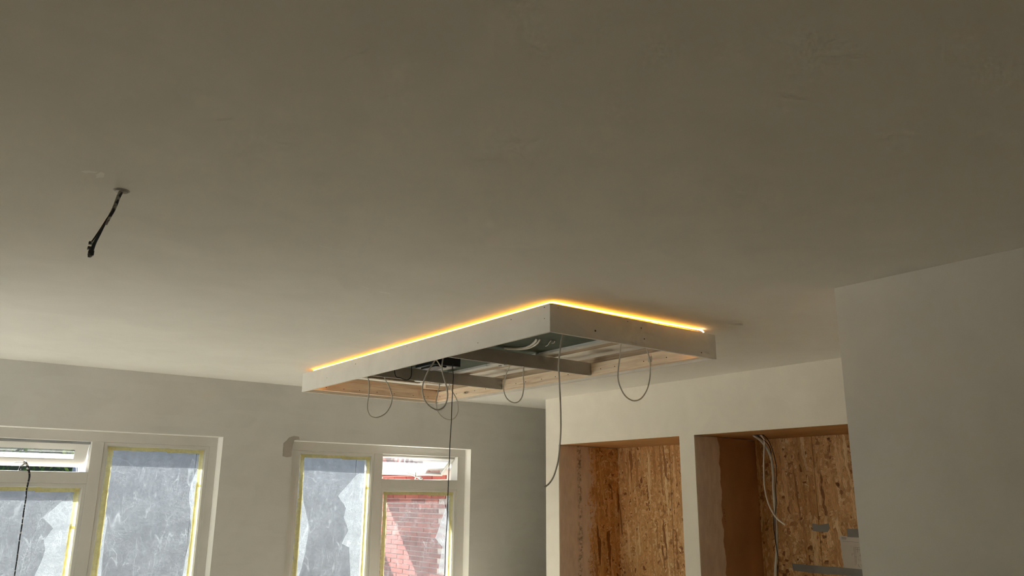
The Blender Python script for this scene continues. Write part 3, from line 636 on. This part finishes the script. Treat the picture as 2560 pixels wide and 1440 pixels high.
cable('cable_loop', 'wide grey cable loop hanging alone at the right end of the frame', [(4.15, 4.1, 2.65), (4.12, 4.1, 2.58), (4.11, 4.1, 2.509), (4.088, 4.1, 2.404), (4.088, 4.1, 2.324), (4.121, 4.1, 2.254), (4.17, 4.1, 2.211), (4.241, 4.1, 2.193), (4.315, 4.1, 2.215), (4.37, 4.095, 2.276), (4.402, 4.09, 2.354), (4.404, 4.08, 2.438), (4.400, 4.08, 2.513), (4.38, 4.08, 2.571), (4.35, 4.08, 2.65)], 0.0050, 'cable_grey', group=G)
cable('loose_cable', 'long loose grey cable hanging from the near corner of the frame, curled at its end', [(3.37, 3.85, 2.59), (3.349, 3.85, 2.549), (3.331, 3.85, 2.494), (3.315, 3.85, 2.406), (3.306, 3.85, 2.321), (3.311, 3.85, 2.212), (3.316, 3.85, 2.117), (3.319, 3.85, 2.003), (3.318, 3.85, 1.906), (3.31, 3.85, 1.823), (3.298, 3.85, 1.741), (3.277, 3.85, 1.673), (3.25, 3.85, 1.619), (3.218, 3.85, 1.585), (3.183, 3.85, 1.564)], 0.0052, 'cable_grey')
cable('hanging_cable', 'thin black cord hanging straight down from the power supply past the right window', [(3.44, 5.30, 2.53), (3.417, 5.27, 2.50), (3.414, 5.25, 2.426), (3.412, 5.25, 2.363), (3.409, 5.25, 2.261), (3.407, 5.25, 2.183), (3.407, 5.25, 2.105), (3.406, 5.25, 2.051), (3.399, 5.25, 1.906), (3.397, 5.25, 1.731), (3.393, 5.25, 1.536), (3.392, 5.25, 1.344), (3.385, 5.25, 1.117), (3.385, 5.25, 0.6), (3.39, 5.25, 0.01)], 0.0032, 'black', 'cord')
cable('black_wire', 'short black wire loop against the left cross joist of the frame', [(3.15, 5.75, 2.589), (3.162, 5.75, 2.519), (3.164, 5.74, 2.474), (3.18, 5.74, 2.451), (3.216, 5.74, 2.448), (3.249, 5.74, 2.439), (3.282, 5.74, 2.438), (3.305, 5.74, 2.454), (3.317, 5.74, 2.489), (3.315, 5.74, 2.589)], 0.0035, 'black', 'wire')
for k, off in enumerate((0.0, 0.028)):
    cable('flexible_conduit', ('left one of two pale flexible conduits bending under the green panel', 'right one of two pale flexible conduits bending under the green panel')[k], [(3.50 + off, 4.70, 2.581), (3.56 + off, 4.665, 2.580), (3.60 + off, 4.60, 2.580), (3.585 + off, 4.50, 2.580), (3.52 + off, 4.36, 2.580), (3.49 + off, 4.30, 2.592)], 0.009, 'timber_grey' if k == 9 else 'cable_white', 'conduit', 'conduits under the green panel')
T = thing('wire_stub', 'small stripped wire stub poking out of a hole in the green panel', 'wire', (3.62, 4.30, 2.58))
b = bmesh.new(); bmesh.ops.create_cone(b, cap_ends=True, segments=12, radius1=0.022, radius2=0.022, depth=0.002, matrix=Matrix.Translation((3.62, 4.28, 2.589))); obj('hole', b, M['black'], T)
obj('wire', tube([(3.60, 4.27, 2.588), (3.595, 4.285, 2.575), (3.60, 4.31, 2.560), (3.595, 4.33, 2.552)], 0.0032), M['cable_white'], T, True)
obj('wire', tube([(3.63, 4.27, 2.588), (3.635, 4.28, 2.577), (3.62, 4.29, 2.572)], 0.0032), M['cable_white'], T, True)

# ------------------------------------------------------------ ceiling outlet with hanging wires, left
T = thing('ceiling_outlet', 'capped ceiling outlet with dangling wires, alone on the left of the ceiling', 'ceiling outlet', (0.543, 3.238, CZ))
b = bmesh.new(); bmesh.ops.create_cone(b, cap_ends=True, segments=20, radius1=0.022, radius2=0.031, depth=0.006, matrix=Matrix.Translation((0.545, 3.245, 2.647))); obj('rose', b, M['connector'], T)
b = bmesh.new(); bmesh.ops.create_cone(b, cap_ends=True, segments=16, radius1=0.016, radius2=0.016, depth=0.002, matrix=Matrix.Translation((0.552, 3.236, 2.6435))); obj('hole', b, M['patch'], T)
obj('sleeve', tube([(0.545, 3.24, 2.648), (0.537, 3.238, 2.622), (0.527, 3.238, 2.571), (0.516, 3.238, 2.535), (0.506, 3.238, 2.50)], lambda t: 0.0085 - 0.003 * t, 10), M['wire_splash'], T, True)
obj('wire', tube([(0.524, 3.237, 2.56), (0.508, 3.236, 2.525), (0.493, 3.235, 2.485), (0.476, 3.234, 2.443), (0.465, 3.234, 2.418)], 0.0026), M['black'], T, True)
obj('wire', tube([(0.516, 3.24, 2.54), (0.502, 3.24, 2.50), (0.490, 3.24, 2.46), (0.478, 3.24, 2.42), (0.472, 3.24, 2.388)], lambda t: 0.003 + 0.0042 * t, 10, 4, None, 0.7), M['blue_wire'], T, True)
for (x, z, s) in ((0.4635, 2.416, 0.006), (0.462, 2.396, 0.006), (0.470, 2.378, 0.0095), (0.468, 2.368, 0.006)):
    obj('connector', bx(x - s, x + s, 3.232 - s * 0.6, 3.244, z - s, z + s, bev=0.0015), M['wire_splash'], T)

# ------------------------------------------------------------ things in the right niche
def nc(name, label, pts, r, mat, cat): cable(name, label, pts, r, mat, cat)
nc('grey_conduit', 'thick grey conduit hanging down the right niche from its top board', [(6.60, 4.80, 2.103), (6.72, 4.80, 2.051), (6.75, 4.736, 1.921), (6.75, 4.718, 1.763), (6.75, 4.726, 1.608), (6.75, 4.727, 1.454), (6.75, 4.729, 1.302), (6.75, 4.730, 1.151), (6.75, 4.748, 1.001), (6.75, 4.778, 0.811), (6.75, 4.80, 0.4), (6.76, 4.80, 0.02)], 0.0135, 'cable_grey', 'conduit')
nc('white_cable', 'thin white cable in the right niche, its free end curling to the right', [(6.60, 4.72, 2.103), (6.71, 4.765, 2.06), (6.72, 4.779, 1.98), (6.72, 4.793, 1.87), (6.72, 4.805, 1.702), (6.72, 4.801, 1.577), (6.72, 4.771, 1.454), (6.72, 4.712, 1.353), (6.72, 4.656, 1.304), (6.72, 4.607, 1.278)], 0.0075, 'cable_white', 'cable')
nc('dark_wire', 'thin dark wire hanging right of the grey conduit in the right niche', [(6.60, 4.70, 2.103), (6.70, 4.72, 2.07), (6.73, 4.694, 1.972), (6.73, 4.668, 1.845), (6.73, 4.667, 1.742), (6.73, 4.689, 1.608), (6.73, 4.695, 1.475), (6.73, 4.718, 1.353), (6.73, 4.727, 1.252), (6.73, 4.732, 1.131), (6.73, 4.718, 0.952), (6.73, 4.735, 0.813), (6.73, 4.74, 0.3), (6.73, 4.74, 0.01)], 0.0035, 'cable_dark', 'wire')
nc('dark_wire', 'thin dark wire running just left of the grey conduit in the right niche', [(6.62, 4.77, 2.103), (6.77, 4.753, 2.006), (6.775, 4.742, 1.847), (6.78, 4.752, 1.66), (6.78, 4.762, 1.403), (6.78, 4.778, 1.25), (6.78, 4.770, 1.1), (6.78, 4.77, 0.5), (6.78, 4.77, 0.01)], 0.0035, 'cable_dark', 'wire')
b = bmesh.new(); bmesh.ops.create_cone(b, cap_ends=True, segments=14, radius1=0.05, radius2=0.05, depth=0.002, matrix=Matrix.Translation((6.60, 4.74, NZ - 0.0005))); obj('cable_hole', b, M['black'], alcove)
def flat(pts, x, th, seed, wob=0.002):
    return blob([(x, y, z) for y, z in pts], (-1, 0, 0), th, wob, seed)
def flatobj(name, label, cat, pts, seed, mat, th=0.002):
    o = obj(name, flat(pts, ND, th, seed), M[mat], None, origin=(ND, pts[0][0], pts[0][1])); return tag(o, label, cat)
flatobj('tape_piece', 'short piece of grey tape stuck on the strand board seam in the right niche', 'tape', [(4.573, 1.283), (4.49, 1.276), (4.405, 1.288), (4.398, 1.25), (4.42, 1.212), (4.50, 1.21), (4.575, 1.216)], 2, 'duct')
P_ = thing('floor_plan', 'white paper floor plan taped to the strand board at the right niche edge', 'paper', (ND, 4.2, 0.9))
obj('sheet', flat([(4.304, 1.185), (3.98, 1.171), (3.98, 0.898), (4.289, 0.902)], ND, 0.0015, 1, 0.0006), M['paper'], P_)
def ln(y0, z0, y1, z1, w=0.0016):
    b = bmesh.new(); x = ND - 0.0016
    if abs(y1 - y0) > abs(z1 - z0): q = [(x, y0, z0 + w), (x, y1, z1 + w), (x, y1, z1 - w), (x, y0, z0 - w)]
    else: q = [(x, y0 - w, z0), (x, y0 + w, z0), (x, y1 + w, z1), (x, y1 - w, z1)]
    top = [b.verts.new(p) for p in q]; bot = [b.verts.new((p[0] - 0.0005, p[1], p[2])) for p in q]
    b.faces.new(top); b.faces.new(bot)
    for i in range(4): b.faces.new((top[i], top[(i + 1) % 4], bot[(i + 1) % 4], bot[i]))
    return b
b = bmesh.new()
def addl(*a):
    q = ln(*a); me = bpy.data.meshes.new('t'); q.to_mesh(me); q.free(); b.from_mesh(me); bpy.data.meshes.remove(me)
for k in range(4): addl(4.285, 1.172 - k * 0.006, 4.235 + 0.004 * (k % 2), 1.171 - k * 0.006, 0.0013)
addl(4.275, 1.137, 4.12, 1.132, 0.001)
for a in ((4.172, 1.09, 4.172, 0.93), (4.160, 1.085, 4.160, 0.94), (4.16, 1.088, 4.10, 1.086), (4.15, 1.070, 4.10, 1.068), (4.20, 1.03, 4.18, 1.03), (4.195, 1.03, 4.195, 1.01), (4.172, 1.005, 4.15, 1.004),
          (4.14, 1.085, 4.14, 1.04), (4.12, 1.04, 4.108, 1.02), (4.125, 1.02, 4.105, 1.03), (4.118, 1.025, 4.118, 1.01), (4.112, 1.022, 4.112, 1.008), (4.14, 0.99, 4.13, 0.975), (4.125, 0.985, 4.112, 0.975), (4.15, 0.94, 4.125, 0.915), (4.14, 0.915, 4.14, 0.945), (4.128, 0.945, 4.11, 0.93), (4.112, 0.945, 4.112, 0.91)):
    addl(*a, 0.0010)
obj('drawing_lines', b, M['ink'], P_)
flatobj('tape_piece', 'square grey tape holding the top of the paper plan in the right niche', 'tape', [(4.222, 1.247), (3.99, 1.250), (3.99, 1.172), (4.226, 1.174)], 5, 'duct', 0.0024)
flatobj('tape_strip', 'long dark grey tape strip under the paper plan in the right niche', 'tape', [(4.833, 0.906), (4.62, 0.903), (4.30, 0.903), (3.95, 0.898), (3.95, 0.838), (4.30, 0.838), (4.60, 0.832), (4.822, 0.842)], 8, 'duct', 0.0024)
# carpenter's pencil note on the niche side board
b = bmesh.new(); y = N2[1] - 0.0012
for seg in ([(6.528, 1.405), (6.545, 1.408), (6.56, 1.404)], [(6.548, 1.392), (6.535, 1.388)], [(6.53, 1.37), (6.54, 1.378), (6.552, 1.372), (6.54, 1.366)], [(6.535, 1.345), (6.55, 1.338), (6.556, 1.35)], [(6.545, 1.325), (6.548, 1.308)], [(6.54, 1.292), (6.556, 1.298), (6.56, 1.286)], [(6.545, 1.276), (6.56, 1.268)]):
    tube([(x, y, z) for x, z in seg], 0.0013, 5, 2, b)
obj('pencil_mark', b, M['cable_dark'], alcove)

# ------------------------------------------------------------ outdoors
struct(obj('ground', bx(-2.76, 30, YOUT, 45, -0.25, -0.10), M['lawn'])); struct(obj('bounce_terrace', bx(-25, -2.76, -12, 45, -0.25, -0.10), M['paving']))  # pale paving added out of view on the left to bounce sunlight indoors
BW = thing('brick_wall', 'red brick side wall standing outside the right window', 'brick wall', (5.62, 9.6, -0.1))
obj('mortar_core', bx(5.628, 5.85, YOUT + 0.005, 10.62, -0.1, 1.84), M['mortar'], BW)
bmesh_ = bmesh.new(); PIT = 0.335; RH = 0.060; bl = PIT - 0.016; bh_ = RH - 0.012
box(bmesh_, -0.011, 0.012, -bl / 2, bl / 2, -bh_ / 2, bh_ / 2); bmesh.ops.bevel(bmesh_, geom=bmesh_.edges[:], offset=0.002, segments=1, affect='EDGES')
bmsh = bpy.data.meshes.new('brick'); bmesh_.to_mesh(bmsh); bmesh_.free(); bmsh.materials.append(M['brick'])
low = bmesh.new()
for r in range(32):
    z = 1.84 - RH / 2 - r * RH; o_ = 0.0 if r % 2 == 0 else PIT / 2
    for k in range(12):
        y = 8.75 + o_ + k * PIT - 0.01
        if y - bl / 2 < YOUT or y + bl / 2 > 10.64: continue
        jit = random.uniform(-0.002, 0.002)
        if r < 14:
            o = bpy.data.objects.new('brick', bmsh); C.objects.link(o); o.parent = BW; o.location = Vector((5.626 + jit, y, z)) - Vector(BW.location)
        else: box(low, 5.615 + jit, 5.638, y - bl / 2, y + bl / 2, z - bh_ / 2, z + bh_ / 2)
lo = obj('lower_bricks', low, M['brick'], BW); lo['kind'] = 'stuff'
obj('white_coping', bx(5.60, 5.90, YOUT + 0.004, 10.65, 1.842, 1.86), M['white_paint'], BW)
# covered veranda edge seen above the wall
V_ = thing('veranda_roof', 'white veranda edge with grey gutter, seen through the right fanlight', 'veranda roof', (6.2, 10.9, 1.98))
obj('gutter', bx(4.9, 7.6, 10.80, 10.88, 2.035, 2.092), M['gutter_grey'], V_)
obj('fascia', bx(4.9, 7.6, 10.82, 10.9, 2.093, 2.26), M['bright_white'], V_)
for x in (5.95, 6.85, 7.4): obj('gutter_bracket', bx(x, x + 0.035, 10.76, 10.81, 2.075, 2.11), M['gutter_grey'], V_)
obj('shade_slab', bx(5.16, 5.98, 8.66, 10.79, 2.065, 2.11), M['bright_white'], V_)  # slab added to keep the sun off the bricks
for x in (7.52,): obj('post', bx(x, x + 0.08, 10.83, 10.9, -0.1, 2.093), M['white_paint'], V_)
SH = thing('garden_shed', 'blue-grey garden shed wall behind the film of the tall panes', 'shed', (3.9, 13.0, -0.1))
for k in range(4): obj('wall_panel', bx(2.28 + k * 1.30, 2.28 + k * 1.30 + 1.292, 12.4, 12.43, -0.1, 2.62), M['shed_blue'], SH)
obj('wall_core', bx(2.28, 7.48, 12.431, 14.4, -0.1, 2.62), M['shed_blue'], SH)
obj('roof', bx(2.20, 7.6, 12.2, 14.6, 2.621, 2.70), M['gutter_grey'], SH)
GF = thing('garden_fence', 'blue-grey panel fence below the hedge, behind the film of the lower left pane', 'fence', (-2.5, 12.2, -0.1))
for k in range(5):
    x = 2.24 - (k + 1) * 1.26
    obj('fence_panel', bx(x + 0.045, x + 1.215, 12.2, 12.23, -0.1, 1.74), M['shed_blue'], GF); obj('post', bx(x - 0.035, x + 0.035, 12.16, 12.24, -0.1, 1.78), M['gutter_grey'], GF)
HG = thing('garden_hedge', 'dense green hedge seen through the left fanlight', 'hedge', (0.5, 15.5, -0.1))
bm = bmesh.new()
for k in range(16000):
    u = random.random()
    if u < 0.8: p = Vector((random.uniform(-7, 6.5), 14.9 + random.uniform(0, 0.35), random.uniform(0.2, 3.3)))
    else: p = Vector((random.uniform(-7, 6.5), random.uniform(14.9, 16.0), 3.25 + random.uniform(-0.2, 0.2)))
    p.y += 0.25 * noise.noise(p * 1.3); p.z += 0.25 * noise.noise(Vector((p.x * 1.2, 5, 0)))
    a = Vector((random.gauss(0, 1), random.gauss(0, 1), random.gauss(0, 1))).normalized(); b_ = a.cross(Vector((random.gauss(0, 1), random.gauss(0, 1), random.gauss(0, 1)))).normalized()
    s = random.uniform(0.03, 0.06)
    bm.faces.new([bm.verts.new(q) for q in (p - a * s, p - b_ * s * 0.5, p + a * s, p + b_ * s * 0.5)])
fo = obj('foliage', bm, M['leaf'], HG, recalc=False); fo['kind'] = 'stuff'
obj('twig_core', bx(-7, 6.5, 15.3, 15.9, -0.1, 3.1), m_simple('dark_twigs', (0.02, 0.028, 0.015, 1), 0.95), HG)
